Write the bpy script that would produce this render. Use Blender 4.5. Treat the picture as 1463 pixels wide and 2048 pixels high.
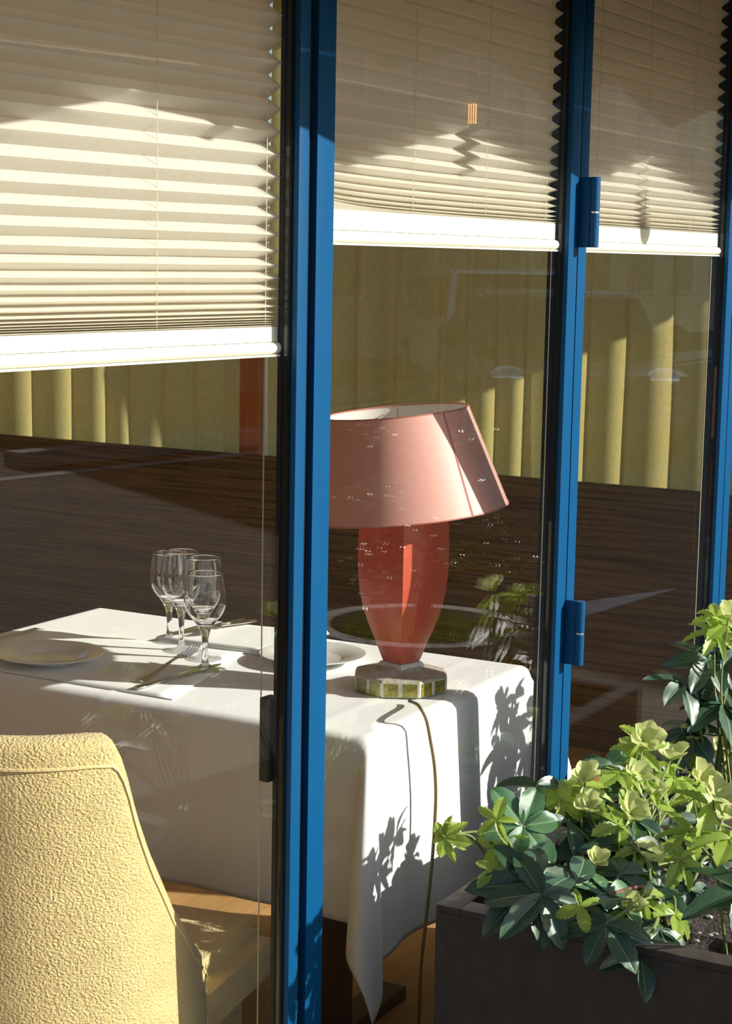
import bpy, bmesh, math, random
from mathutils import Vector, Matrix, Quaternion, noise
for o in list(bpy.data.objects): bpy.data.objects.remove(o)
scene = bpy.context.scene
COL = scene.collection
PI = math.pi
rnd = random.Random(7)

# ------------------------------------------------------------------ camera
# world axes: X runs along the cafe front (away to the right), Y goes into the room, Z up; metres
FPX, CX, CY = 3600.0, 731.5, 1024.0
PITCH, YAW, ROLL = math.atan(509 / 3600.0), math.radians(29.0), math.radians(1.08)
CAM = Vector((0, 0, 1.59))
FW = Vector((math.cos(YAW) * math.cos(PITCH), math.sin(YAW) * math.cos(PITCH), -math.sin(PITCH)))
R0 = Vector((math.sin(YAW), -math.cos(YAW), 0)); U0 = R0.cross(FW)
RT = math.cos(ROLL) * R0 + math.sin(ROLL) * U0; UP = RT.cross(FW)
cam = bpy.data.cameras.new('camera'); camo = bpy.data.objects.new('camera', cam); COL.objects.link(camo)
cam.sensor_fit = 'VERTICAL'; cam.sensor_height = 36.0; cam.lens = FPX / 2048 * 36.0
cam.clip_start = 0.05; cam.clip_end = 300
M = Matrix((RT, UP, -FW)).transposed().to_4x4(); M.translation = CAM
camo.matrix_world = M
scene.camera = camo

# ------------------------------------------------------------------ light
SUNDIR = Vector((-0.37, 1.0, -0.488)).normalized()       # the way the light travels
sun = bpy.data.lights.new('sun', 'SUN'); suno = bpy.data.objects.new('sun', sun); COL.objects.link(suno)
suno.rotation_mode = 'QUATERNION'; suno.rotation_quaternion = SUNDIR.to_track_quat('-Z', 'Y')
suno.location = (6, -8, 9)
sun.energy = 5.7; sun.angle = math.radians(0.53); sun.color = (1.0, 0.975, 0.925)
w = bpy.data.worlds.new('sky'); scene.world = w; w.use_nodes = True
nt = w.node_tree; bg = nt.nodes['Background']
sky = nt.nodes.new('ShaderNodeTexSky'); sky.sky_type = 'NISHITA'; sky.sun_disc = False
sky.sun_elevation = math.radians(25.2); sky.sun_rotation = math.atan2(0.37, -1.0)
sky.air_density = 0.8; sky.dust_density = 1.0; sky.ozone_density = 0.6
nt.links.new(sky.outputs[0], bg.inputs[0]); bg.inputs[1].default_value = 0.108
vs = scene.view_settings
vs.view_transform = 'Standard'; vs.look = 'None'; vs.gamma = 1.0; vs.use_curve_mapping = False; vs.exposure = 0.44

# ------------------------------------------------------------------ pixel helpers (photo frame 1463 x 2048)
def ray(x, y): return FW + RT * ((x - CX) / FPX) - UP * ((y - CY) / FPX)
def ony(x, y, Y): d = ray(x, y); return CAM + d * ((Y - CAM.y) / d.y)
def onz(x, y, z): d = ray(x, y); return CAM + d * ((z - CAM.z) / d.z)

# ------------------------------------------------------------------ materials
MATS = {}
def mat(name, col, rough=0.6, metal=0.0, spec=0.5, var=0.0, vscale=30, bump=0.0, bscale=200, stretch=(1, 1, 1),
        sheen=0.0, coat=0.0, trans=0.0, col2=None, emit=None, estr=0):
    m = bpy.data.materials.new(name); m.use_nodes = True; MATS[name] = m
    n = m.node_tree; L = n.links; b = n.nodes['Principled BSDF']
    b.inputs['Base Color'].default_value = (*col, 1); b.inputs['Roughness'].default_value = rough
    b.inputs['Metallic'].default_value = metal; b.inputs['Specular IOR Level'].default_value = spec
    if sheen: b.inputs['Sheen Weight'].default_value = sheen; b.inputs['Sheen Roughness'].default_value = 0.4
    if coat: b.inputs['Coat Weight'].default_value = coat; b.inputs['Coat Roughness'].default_value = 0.15
    if emit: b.inputs['Emission Color'].default_value = (*emit, 1); b.inputs['Emission Strength'].default_value = estr
    csock = None
    if var or bump or col2:
        tc = n.nodes.new('ShaderNodeTexCoord'); mp = n.nodes.new('ShaderNodeMapping')
        mp.inputs['Scale'].default_value = stretch; L.new(tc.outputs['Object'], mp.inputs[0])
    if var or col2:
        no = n.nodes.new('ShaderNodeTexNoise'); no.inputs['Scale'].default_value = vscale; no.inputs['Detail'].default_value = 6
        L.new(mp.outputs[0], no.inputs['Vector'])
        rp = n.nodes.new('ShaderNodeValToRGB'); rp.color_ramp.elements[0].position = 0.3; rp.color_ramp.elements[1].position = 0.7
        c2 = col2 if col2 else tuple(c * (1 + var) for c in col); c1 = col if col2 else tuple(c * (1 - var) for c in col)
        rp.color_ramp.elements[0].color = (*c1, 1); rp.color_ramp.elements[1].color = (*c2, 1)
        L.new(no.outputs['Fac'], rp.inputs[0]); L.new(rp.outputs[0], b.inputs['Base Color']); csock = rp.outputs[0]
    if bump:
        n2 = n.nodes.new('ShaderNodeTexNoise'); n2.inputs['Scale'].default_value = bscale; n2.inputs['Detail'].default_value = 4
        L.new(mp.outputs[0], n2.inputs['Vector'])
        bp = n.nodes.new('ShaderNodeBump'); bp.inputs['Strength'].default_value = bump; bp.inputs['Distance'].default_value = 0.01
        L.new(n2.outputs['Fac'], bp.inputs['Height']); L.new(bp.outputs[0], b.inputs['Normal'])
    if trans:
        tr = n.nodes.new('ShaderNodeBsdfTranslucent'); tr.inputs[0].default_value = (*col, 1)
        if csock: L.new(csock, tr.inputs[0])
        mx = n.nodes.new('ShaderNodeMixShader'); mx.inputs[0].default_value = trans
        L.new(b.outputs[0], mx.inputs[1]); L.new(tr.outputs[0], mx.inputs[2])
        L.new(mx.outputs[0], n.nodes['Material Output'].inputs[0])
    return m

def pane_mat(name, tint, f0=0.04):
    """thin clear glass: Schlick mirror reflection over straight transmission, same from both sides"""
    m = bpy.data.materials.new(name); m.use_nodes = True; MATS[name] = m
    n = m.node_tree; L = n.links
    for x in list(n.nodes):
        if x.type != 'OUTPUT_MATERIAL': n.nodes.remove(x)
    lw = n.nodes.new('ShaderNodeLayerWeight'); lw.inputs['Blend'].default_value = 0.5
    pw = n.nodes.new('ShaderNodeMath'); pw.operation = 'POWER'; pw.inputs[1].default_value = 5
    L.new(lw.outputs['Facing'], pw.inputs[0])
    ma = n.nodes.new('ShaderNodeMath'); ma.operation = 'MULTIPLY_ADD'; ma.inputs[1].default_value = 1 - f0; ma.inputs[2].default_value = f0
    L.new(pw.outputs[0], ma.inputs[0])
    t = n.nodes.new('ShaderNodeBsdfTransparent'); t.inputs[0].default_value = (*tint, 1)
    g = n.nodes.new('ShaderNodeBsdfGlossy'); g.inputs['Roughness'].default_value = 0.0; g.inputs[0].default_value = (1, 1, 1, 1)
    mx = n.nodes.new('ShaderNodeMixShader'); L.new(ma.outputs[0], mx.inputs[0]); L.new(t.outputs[0], mx.inputs[1]); L.new(g.outputs[0], mx.inputs[2])
    L.new(mx.outputs[0], n.nodes['Material Output'].inputs[0])
    return m

mat('blue_paint', (0.0003, 0.061, 0.158), 0.45, spec=0.2, var=0.05, vscale=300, bump=0.05, bscale=900)
mat('dark_frame', (0.022, 0.028, 0.028), 0.5, spec=0.3)
mat('gasket', (0.006, 0.007, 0.006), 0.6, spec=0.2)
pane_mat('pane', (0.985, 0.99, 0.975))
mat('blind_fabric', (0.92, 0.885, 0.80), 0.9, spec=0.1, trans=0.5, var=0.03, vscale=500, bump=0.05, bscale=1500)
mat('blind_rail', (0.82, 0.80, 0.70), 0.55, spec=0.3)
mat('cord', (0.72, 0.64, 0.45), 0.8)
mat('curtain', (0.80, 0.68, 0.27), 0.9, spec=0.1, trans=0.55, var=0.06, vscale=60, bump=0.06, bscale=700)
mat('terracotta_wood', (0.45, 0.17, 0.05), 0.6, var=0.15, vscale=40, stretch=(1, 1, .1))
mat('cloth', (0.86, 0.86, 0.845), 0.85, spec=0.15, sheen=0.1, bump=0.04, bscale=1200)
mat('napkin', (0.88, 0.88, 0.86), 0.85, spec=0.15, bump=0.05, bscale=900)
mat('porcelain', (0.80, 0.80, 0.76), 0.18, coat=0.4)
mat('shade_fabric', (0.88, 0.42, 0.34), 0.55, spec=1.0, sheen=1.0, var=0.04, vscale=700, bump=0.03, bscale=1600, trans=0.06)
mat('shade_edge', (0.55, 0.20, 0.15), 0.7)
mat('shade_lining', (0.85, 0.80, 0.74), 0.8)
mat('lamp_red', (0.62, 0.10, 0.05), 0.38, spec=0.5, var=0.06, vscale=60, bump=0.03, bscale=500)
mat('lamp_stone', (0.50, 0.46, 0.38), 0.55, var=0.22, vscale=90, bump=0.25, bscale=260)
mat('lamp_grout', (0.66, 0.66, 0.58), 0.5, var=0.1, vscale=120)
mat('lamp_tile', (0.24, 0.20, 0.03), 0.3, var=0.45, vscale=110, coat=0.3)
mat('lamp_cord', (0.20, 0.14, 0.04), 0.6)
mat('brass', (0.55, 0.40, 0.20), 0.3, metal=1.0)
mat('steel', (0.62, 0.60, 0.56), 0.16, metal=1.0)
mat('steel_dull', (0.75, 0.76, 0.76), 0.35, metal=1.0)
mat('chair_fabric', (0.80, 0.60, 0.27), 0.95, spec=0.1, sheen=0.3, var=0.10, vscale=14, bump=0.75, bscale=230, stretch=(1, 1, 1.4))
mat('chair_edge', (0.80, 0.62, 0.30), 0.95, spec=0.1, sheen=0.3, bump=0.3, bscale=260)
mat('chair_leg', (0.08, 0.05, 0.03), 0.5)
mat('wood_dark', (0.10, 0.055, 0.03), 0.5)
mat('floor_wood', (0.52, 0.29, 0.11), 0.55, var=0.2, vscale=8, stretch=(.3, 3, 1))
mat('plaster', (0.68, 0.56, 0.38), 0.9, var=0.05, vscale=5)
mat('ceiling_paint', (0.74, 0.66, 0.52), 0.9)
mat('asphalt', (0.105, 0.084, 0.058), 0.9, var=0.25, vscale=25, bump=0.3, bscale=300)
mat('concrete', (0.46, 0.44, 0.40), 0.85, var=0.12, vscale=20, bump=0.15, bscale=120)
mat('road_paint', (0.62, 0.60, 0.56), 0.8, var=0.08, vscale=40)
mat('planter_metal', (0.048, 0.036, 0.028), 0.5, var=0.25, vscale=30, bump=0.1, bscale=200)
mat('soil', (0.035, 0.025, 0.018), 0.95, var=0.5, vscale=80, bump=0.8, bscale=120)
mat('leaf_dark', (0.038, 0.085, 0.040), 0.34, spec=0.7, trans=0.12, var=0.25, vscale=35, bump=0.12, bscale=90)
mat('leaf_mid', (0.085, 0.19, 0.075), 0.33, spec=0.6, trans=0.25, var=0.2, vscale=35, bump=0.12, bscale=90)
mat('bract', (0.38, 0.52, 0.08), 0.36, spec=0.6, trans=0.52, var=0.18, vscale=40, bump=0.1, bscale=80)
mat('sepal', (0.66, 0.70, 0.30), 0.45, spec=0.35, trans=0.48, var=0.15, vscale=40, bump=0.08, bscale=80)
mat('leaf_vein', (0.20, 0.30, 0.13), 0.45)
mat('stem_green', (0.16, 0.20, 0.05), 0.5, var=0.2, vscale=60)
mat('stem_red', (0.17, 0.05, 0.04), 0.5, var=0.3, vscale=60)
mat('bark', (0.09, 0.06, 0.035), 0.9, var=0.3, vscale=40, bump=0.5, bscale=60)
mat('olive_leaf', (0.10, 0.15, 0.05), 0.3, spec=0.6, var=0.3, vscale=20, trans=0.15)
mat('grass', (0.12, 0.22, 0.03), 0.7, var=0.3, vscale=20, trans=0.2)
mat('awning_canvas', (0.020, 0.030, 0.040), 0.9, spec=0.1, bump=0.05, bscale=800)
mat('black_rubber', (0.015, 0.015, 0.015), 0.7)
mat('car_white', (0.93, 0.93, 0.90), 0.25, coat=0.6)
mat('car_dark', (0.055, 0.04, 0.03), 0.25, coat=0.7)
mat('car_glass', (0.012, 0.014, 0.014), 0.06, spec=0.7)
mat('chrome', (0.85, 0.85, 0.85), 0.12, metal=1.0)
mat('stone_facade', (0.36, 0.31, 0.25), 0.9, var=0.12, vscale=3)
mat('facade_trim', (0.50, 0.45, 0.38), 0.85)
mat('window_dark', (0.03, 0.032, 0.035), 0.1, spec=0.6)
mat('filament', (0.9, 0.35, 0.08), 0.5, emit=(1.0, 0.42, 0.12), estr=9.0)
def wall_mat():
    """dark woven wall covering with horizontal slubs"""
    m = mat('grasscloth', (0.085, 0.055, 0.026), 0.85, spec=0.15); n = m.node_tree; L = n.links; b = n.nodes['Principled BSDF']
    tc = n.nodes.new('ShaderNodeTexCoord')
    def nz(scale, st, det=4):
        mp = n.nodes.new('ShaderNodeMapping'); mp.inputs['Scale'].default_value = st; L.new(tc.outputs['Object'], mp.inputs[0])
        t = n.nodes.new('ShaderNodeTexNoise'); t.inputs['Scale'].default_value = scale; t.inputs['Detail'].default_value = det
        L.new(mp.outputs[0], t.inputs['Vector']); return t
    a = nz(9, (1, 0.30, 14)); f = nz(60, (1, .5, 9)); v = nz(150, (1, 6, .5))
    s = n.nodes.new('ShaderNodeMath'); s.operation = 'MULTIPLY_ADD'; s.inputs[1].default_value = 0.55
    L.new(f.outputs['Fac'], s.inputs[0]); L.new(a.outputs['Fac'], s.inputs[2])
    s2 = n.nodes.new('ShaderNodeMath'); s2.operation = 'MULTIPLY_ADD'; s2.inputs[1].default_value = 0.25
    L.new(v.outputs['Fac'], s2.inputs[0]); L.new(s.outputs[0], s2.inputs[2])
    r = n.nodes.new('ShaderNodeValToRGB'); e = r.color_ramp.elements
    e[0].position = 0.62; e[0].color = (0.045, 0.031, 0.013, 1); e[1].position = 1.05; e[1].color = (0.20, 0.14, 0.06, 1)
    k = e.new(0.80); k.color = (0.110, 0.076, 0.031, 1)
    L.new(s2.outputs[0], r.inputs[0]); L.new(r.outputs[0], b.inputs['Base Color'])
wall_mat()
g = bpy.data.materials.new('crystal'); g.use_nodes = True; MATS['crystal'] = g
b = g.node_tree.nodes['Principled BSDF']; b.inputs['Transmission Weight'].default_value = 1; b.inputs['Roughness'].default_value = 0.0
b.inputs['IOR'].default_value = 1.5; b.inputs['Base Color'].default_value = (1, 1, 1, 1)

# ------------------------------------------------------------------ object helpers
def link(name, me, parent=None, mats=(), smooth=False):
    o = bpy.data.objects.new(name, me); COL.objects.link(o)
    if parent: o.parent = parent
    for m in mats: me.materials.append(MATS[m])
    if smooth:
        for p in me.polygons: p.use_smooth = True
    return o
def fin(bm, name, m, parent=None, smooth=False, angle=None):
    me = bpy.data.meshes.new(name); bmesh.ops.recalc_face_normals(bm, faces=bm.faces); bm.to_mesh(me); bm.free()
    mats = (m,) if isinstance(m, str) else m
    o = link(name, me, parent, mats, smooth)
    if angle is not None:
        for p in me.polygons: p.use_smooth = True
        me.set_sharp_from_angle(angle=math.radians(angle))
    return o
def pyd(name, verts, faces, m, parent=None, smooth=False):
    me = bpy.data.meshes.new(name); me.from_pydata([tuple(v) for v in verts], [], faces); me.update()
    return link(name, me, parent, (m,) if isinstance(m, str) else m, smooth)
def tag(o, label=None, cat=None, group=None, kind=None):
    if label: o['label'] = label
    if cat: o['category'] = cat
    if group: o['group'] = group
    if kind: o['kind'] = kind
    return o
def thing(name, label, cat, loc=(0, 0, 0), rz=0, group=None, kind=None):
    o = bpy.data.objects.new(name, None); COL.objects.link(o); o.empty_display_size = 0.05
    o.location = loc; o.rotation_euler = (0, 0, rz); return tag(o, label, cat, group, kind)
def addbox(bm, a, c, mi=0):
    x0, y0, z0 = a; x1, y1, z1 = c
    v = [bm.verts.new(p) for p in ((x0, y0, z0), (x1, y0, z0), (x1, y1, z0), (x0, y1, z0), (x0, y0, z1), (x1, y0, z1), (x1, y1, z1), (x0, y1, z1))]
    fs = [bm.faces.new([v[i] for i in q]) for q in ((0, 3, 2, 1), (4, 5, 6, 7), (0, 1, 5, 4), (1, 2, 6, 5), (2, 3, 7, 6), (3, 0, 4, 7))]
    for f in fs: f.material_index = mi
    return fs
def box(name, a, c, m, parent=None, bev=0.0):
    bm = bmesh.new(); addbox(bm, a, c)
    if bev: bmesh.ops.bevel(bm, geom=list(bm.edges), offset=bev, segments=2, affect='EDGES', profile=0.7)
    return fin(bm, name, m, parent, angle=40 if bev else None)
def addtube(bm, pts, rad, n=8, cap=True, flat=1.0):
    pts = [Vector(p) for p in pts]; rings = []
    rads = rad if isinstance(rad, (list, tuple)) else [rad] * len(pts)
    t0 = (pts[1] - pts[0]).normalized(); ref = Vector((0, 0, 1)) if abs(t0.z) < .9 else Vector((1, 0, 0))
    a = t0.cross(ref).normalized()
    for i, p in enumerate(pts):
        t = (pts[min(i + 1, len(pts) - 1)] - pts[max(i - 1, 0)]).normalized()
        a = (a - t * a.dot(t)).normalized(); c = t.cross(a)
        rings.append([bm.verts.new(p + (a * math.cos(2 * PI * k / n) + c * math.sin(2 * PI * k / n) * flat) * rads[i]) for k in range(n)])
    for r, s in zip(rings, rings[1:]):
        for k in range(n): bm.faces.new((r[k], r[(k + 1) % n], s[(k + 1) % n], s[k]))
    if cap: bm.faces.new(rings[0][::-1]); bm.faces.new(rings[-1])
def tube(name, pts, rad, m, parent=None, n=8, flat=1.0):
    bm = bmesh.new(); addtube(bm, pts, rad, n, True, flat); return fin(bm, name, m, parent, angle=50)
def addlathe(bm, prof, n=40, close=False, c=(0, 0, 0)):
    rings = []
    for r, z in prof:
        if r < 1e-6: rings.append([bm.verts.new((c[0], c[1], c[2] + z))])
        else: rings.append([bm.verts.new((c[0] + r * math.cos(2 * PI * k / n), c[1] + r * math.sin(2 * PI * k / n), c[2] + z)) for k in range(n)])
    prs = list(zip(rings, rings[1:])) + ([(rings[-1], rings[0])] if close else [])
    for r, s in prs:
        for k in range(n):
            q = [r[k % len(r)], r[(k + 1) % len(r)], s[(k + 1) % len(s)], s[k % len(s)]]
            u = []
            for v in q:
                if v not in u: u.append(v)
            if len(u) > 2:
                try: bm.faces.new(u)
                except ValueError: pass
def lathe(name, prof, m, parent=None, n=40, close=False, angle=40):
    bm = bmesh.new(); addlathe(bm, prof, n, close); return fin(bm, name, m, parent, angle=angle)
def spline(pts, k=6):
    pts = [Vector(p) for p in pts]; out = []
    P = [pts[0] * 2 - pts[1]] + pts + [pts[-1] * 2 - pts[-2]]
    for i in range(1, len(P) - 2):
        for j in range(k):
            t = j / k; a, b_, c, d = P[i - 1], P[i], P[i + 1], P[i + 2]
            out.append(0.5 * ((2 * b_) + (c - a) * t + (2 * a - 5 * b_ + 4 * c - d) * t * t + (3 * b_ - a - 3 * c + d) * t ** 3))
    out.append(pts[-1]); return out
def copy_tree(o, parent=None):
    c = o.copy(); COL.objects.link(c); c.parent = parent
    for ch in list(o.children): copy_tree(ch, c)
    return c

# ================================================================== THE SETTING
ST = 'structure'
YF = 1.30            # outer face of the window leaves
HEAD = 2.30          # top of the leaves
tag(box('floor', (-1.6, 1.36, -0.10), (5.62, 6.4, 0.0), 'floor_wood'), 'warm brown wooden floor of the dining room', 'floor', kind=ST)
tag(box('ceiling', (-1.6, 1.28, 2.62), (5.75, 6.4, 2.72), 'ceiling_paint'), 'cream painted ceiling above the dining room', 'ceiling', kind=ST)
tag(box('wall_rear', (-1.6, 6.3, 0.0), (5.62, 6.4, 2.62), 'plaster'), 'ochre plaster wall deep inside the dining room', 'wall', kind=ST)
tag(box('wall_left', (-1.6, 1.36, 0.0), (-1.5, 6.3, 2.62), 'plaster'), 'ochre plaster side wall out at the left', 'wall', kind=ST)
tag(box('wall_back', (5.40, 1.37, 0.0), (5.435, 6.3, 0.88), 'grasscloth'), 'low dark brown wall of slubbed woven grain below the curtains', 'wall', kind=ST)
tag(box('pavement', (-30, -40, -0.16), (90, 1.36, -0.02), 'asphalt'), 'grey asphalt pavement and street outside the windows', 'street', kind=ST)
tag(box('trim_1', (-1.6, 1.28, HEAD + 0.004), (5.62, 1.36, 2.62), 'blue_paint', bev=0.004), 'blue painted head beam above the window leaves', 'beam', kind=ST)
tag(box('trim_2', (-1.6, 1.285, -0.02), (5.62, 1.36, 0.03), 'dark_frame'), 'dark threshold rail below the window leaves', 'threshold', kind=ST)

def leaf(name, label, origin, rz, u0, u1, wl, wr, v_glass=0.014, depth=0.042):
    """one framed glass leaf; u runs along it, v goes into the room"""
    t = thing(name, label, 'window', origin, rz, kind=ST)
    z0, z1 = 0.035, HEAD
    def stile(a, b_, cut):
        s = box('stile', (a, 0, z0), (b_, 0.012, z1), 'blue_paint', t, bev=0.0015)
        box('inner_stile', (a + .001, 0.0125, z0), (b_ - cut, depth, z1), 'dark_frame', s)
    stile(u0, u0 + wl, .016); stile(u1 - wr, u1, .001)
    for nm, a, b_ in (('top_rail', z1 - .06, z1), ('bottom_rail', z0, z0 + .09)):
        r = box(nm, (u0 + wl + .0003, 0.0005, a), (u1 - wr - .0003, 0.012, b_), 'blue_paint', t, bev=0.001)
        box('inner_rail', (u0 + wl + .0003, 0.0125, a), (u1 - wr - .0003, depth, b_), 'dark_frame', r)
    bm = bmesh.new(); gw = 0.003
    for a, b_ in ((u0 + wl + .0004, u0 + wl + gw), (u1 - wr - gw, u1 - wr - .0004)):
        addbox(bm, (a, v_glass - .004, z0 + .09), (b_, v_glass + .010, z1 - .06))
    fin(bm, 'gasket', 'gasket', t)
    box('glass_pane', (u0 + wl + .0031, v_glass, z0 + .0905), (u1 - wr - .0031, v_glass + .006, z1 - .0605), 'pane', t)
    return t
A1 = math.radians(-5)
LJ = (2.165, YF, 0)
W1 = leaf('window_1', 'left glass leaf with slim blue stile standing slightly ajar behind the yellow chair', LJ, A1, -0.955, 0.0, 0.05, 0.023, depth=0.034)
W2 = leaf('window_2', 'middle glass leaf in blue frame in front of the pink lamp', (2.187, YF, 0), 0, 0.0, 0.947, 0.048, 0.042)
W3 = leaf('window_3', 'right glass leaf in blue frame behind the leafy planter', (3.1385, YF, 0), 0, 0.0, 0.935, 0.038, 0.045)
W4 = leaf('window_4', 'glass leaf in blue frame beyond the planter out at the right', (4.078, YF, 0), 0, 0.0, 0.76, 0.043, 0.045)
W5 = leaf('window_5', 'last glass leaf in blue frame at the building corner', (4.842, YF, 0), 0, 0.0, 0.70, 0.043, 0.06)
W6 = leaf('window_6', 'glass leaf in blue frame out at the left', (0.25, YF + .08, 0), 0, 0.0, 0.95, 0.045, 0.045)
tag(box('wall_front', (-1.6, 1.36, 0.0), (0.24, 1.44, 2.62), 'blue_paint'), 'blue painted wall beside the leftmost window', 'wall', kind=ST)
# dark joint strip between left and middle leaf (the black gap beside the slim stile)
box('joint_strip', (-0.0205, 0.010, 0.035), (-0.0005, 0.040, HEAD), 'gasket', W2)
box('joint_strip', (-0.0045, 0.006, 0.035), (-0.0005, 0.040, HEAD), 'gasket', W3)
# door furniture
hd = box('handle', (-0.032, 0.0345, 0.836), (-0.006, 0.052, 0.961), 'dark_frame', W1, bev=0.004)
tag(hd, 'dark rounded latch plate on the inside of the stile')
def hinge(t, u, z0, z1):
    h = box('hinge', (u - .004, -0.024, z0), (u + .004, -0.0002, z1), 'blue_paint', t, bev=0.001)
    zm = (z0 + z1) / 2
    for a, b_ in ((z0, zm - .0015), (zm + .0015, z1)):
        bm = bmesh.new(); addlathe(bm, ((0, a), (.0085, a), (.0095, a + .001), (.0095, b_ - .001), (.0085, b_), (0, b_)), 24, c=(u, -0.030, 0))
        fin(bm, 'knuckle', 'blue_paint', h, angle=35)
    bm = bmesh.new(); addlathe(bm, ((0, zm - .0014), (.0085, zm - .0014), (.0085, zm + .0014), (0, zm + .0014)), 20, c=(u, -0.030, 0))
    fin(bm, 'washer', 'steel_dull', h, angle=35)
for z0, z1 in ((1.616, 1.744), (0.828, 0.952)): hinge(W3, -0.002, z0, z1)

# side front of the corner building behind the curtains
ws = thing('window_7', 'side window glazing behind the olive curtains', 'window', (5.62, 1.36, 0), 0, kind=ST)
box('glass_pane', (0, 0.06, 0.36), (0.006, 4.85, 2.5), 'pane', ws)
for y in (0.0, 1.62, 3.3, 4.87): box('mullion', (-0.03, y, 0.36), (0.035, y + .05, 2.5), 'dark_frame', ws)
box('bottom_rail', (-0.03, 0, -0.02), (0.035, 4.94, 0.358), 'dark_frame', ws); box('top_rail', (-0.03, 0, 2.502), (0.035, 4.94, 2.62), 'dark_frame', ws)
tag(box('trim_3', (5.452, 3.475, 0.0), (5.50, 3.552, 2.62), 'terracotta_wood'), 'terracotta brown wooden post between two olive curtains', 'post', kind=ST)

# ================================================================== BLINDS
LT = [1.7581, 1.7276, 1.6971, 1.6691, 1.6434, 1.6191, 1.5967, 1.577, 1.5593, 1.5442, 1.5312, 1.5204, 1.5123, 1.5068, 1.5028, 1.4996, 1.4966, 1.4938]
MT = [1.8608, 1.8328, 1.8054, 1.7806, 1.758, 1.737, 1.719, 1.7029, 1.6898, 1.6798, 1.671, 1.6646, 1.6608]
def blind(label, origin, rz, u0, u1, tips, v_out, v_in, rail_z, cords, sag=0.0, wire=None, wv=0.05):
    t = thing('pleated_blind', label, 'blind', origin, rz, group='pleated window blinds')
    up = []; z = tips[0]; p = tips[0] - tips[1] + .0006
    while z + p < HEAD - .07: z += p; up.append(z)
    zs = up[::-1] + tips
    prof = []
    for i, z in enumerate(zs):
        prof.append((v_out, z))
        zn = zs[i + 1] if i + 1 < len(zs) else rail_z[0]
        prof.append((v_in, (z + zn) / 2))
    prof = [(v_in, zs[0] + .015)] + prof[:-1] + [(v_in - .012, rail_z[0] - .0006)]
    N = 40; V = []; Fc = []
    for i in range(N + 1):
        a = i / N; u = u0 + (u1 - u0) * a
        for j, (v, z) in enumerate(prof):
            k = 0.0 if j == len(prof) - 1 else max(0.0, 1 - (z - rail_z[0]) / 0.10)      # lowest folds ride up a little toward one end
            V.append((u, v + .0012 * noise.noise((u * 9, z * 40, j)), z + sag * k * (math.exp(-a / 0.16)) + .0006 * noise.noise((u * 7, j * 1.7, 3.1))))
    n = len(prof)
    for i in range(N):
        for j in range(n - 1): Fc.append((i * n + j, (i + 1) * n + j, (i + 1) * n + j + 1, i * n + j + 1))
    pyd('pleated_fabric', V, Fc, 'blind_fabric', t)
    # bottom rail: flat upper band, rounded lower bead, thin lip
    zt, zm, zb = rail_z; vc = (v_out + v_in) / 2
    band = box('bottom_rail', (u0, vc - .010, zm + .0005), (u1, vc + .012, zt), 'blind_rail', t, bev=0.0015)
    bm = bmesh.new(); cs = []
    hh = (zm - zb - .003) / 2; zc = zb + .003 + hh
    for k in range(13):
        th = PI / 2 + PI * k / 12; cs.append((vc - .008 + hh * 1.1 * math.cos(th), zc + hh * math.sin(th)))
    cs += [(vc + .012, zc - hh), (vc + .012, zc + hh)]
    ra = [bm.verts.new((u0, v, z)) for v, z in cs]; rb = [bm.verts.new((u1, v, z)) for v, z in cs]
    for k in range(len(cs)): bm.faces.new((ra[k], ra[(k + 1) % len(cs)], rb[(k + 1) % len(cs)], rb[k]))
    bm.faces.new(ra); bm.faces.new(rb[::-1]); fin(bm, 'bead', 'blind_rail', band, angle=35)
    box('lip', (u0, vc - .016, zb), (u1 - .002, vc + .008, zb + .0028), 'blind_rail', band)
    box('head_rail', (u0, vc - .012, HEAD - .061), (u1, vc + .012, HEAD - .035), 'blind_rail', t)
    for c in cords: tube('lift_cord', [(c, v_out + .006, rail_z[0]), (c, v_out + .006, HEAD - .06)], 0.0007, 'cord', t, n=6)
    if wire is not None: tube('guide_wire', [(wire, wv, 0.13), (wire, wv, rail_z[0])], 0.0011, 'cord', t, n=6)
    return t
blind('long cream pleated blind in sunlight, hanging lowest, behind the left window leaf', LJ, A1, -0.90, -0.0235, LT, 0.031, 0.054, (1.4922, 1.4707, 1.4512), (-0.276, -0.047, -0.70), wire=-0.020, wv=0.058)
blind('cream pleated blind raised above the pink lamp, lit with a tent-shaped patch', (2.187, YF, 0), 0, 0.052, 0.9015, MT, 0.0235, 0.046, (1.6585, 1.6285, 1.6075), (0.345, 0.610, 0.864), sag=0.012, wire=0.896, wv=0.030)
blind('cream pleated blind partly in shade at the right, with a bulb-shaped shadow', (3.1385, YF, 0), 0, 0.046, 0.888, MT, 0.0235, 0.046, (1.6585, 1.6285, 1.6075), (0.15, 0.42, 0.70), wire=0.872, wv=0.034)
blind('cream pleated blind beyond the planter, out at the far right', (4.078, YF, 0), 0, 0.046, 0.713, MT, 0.0235, 0.046, (1.6585, 1.6285, 1.6075), (0.2, 0.5))

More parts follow.
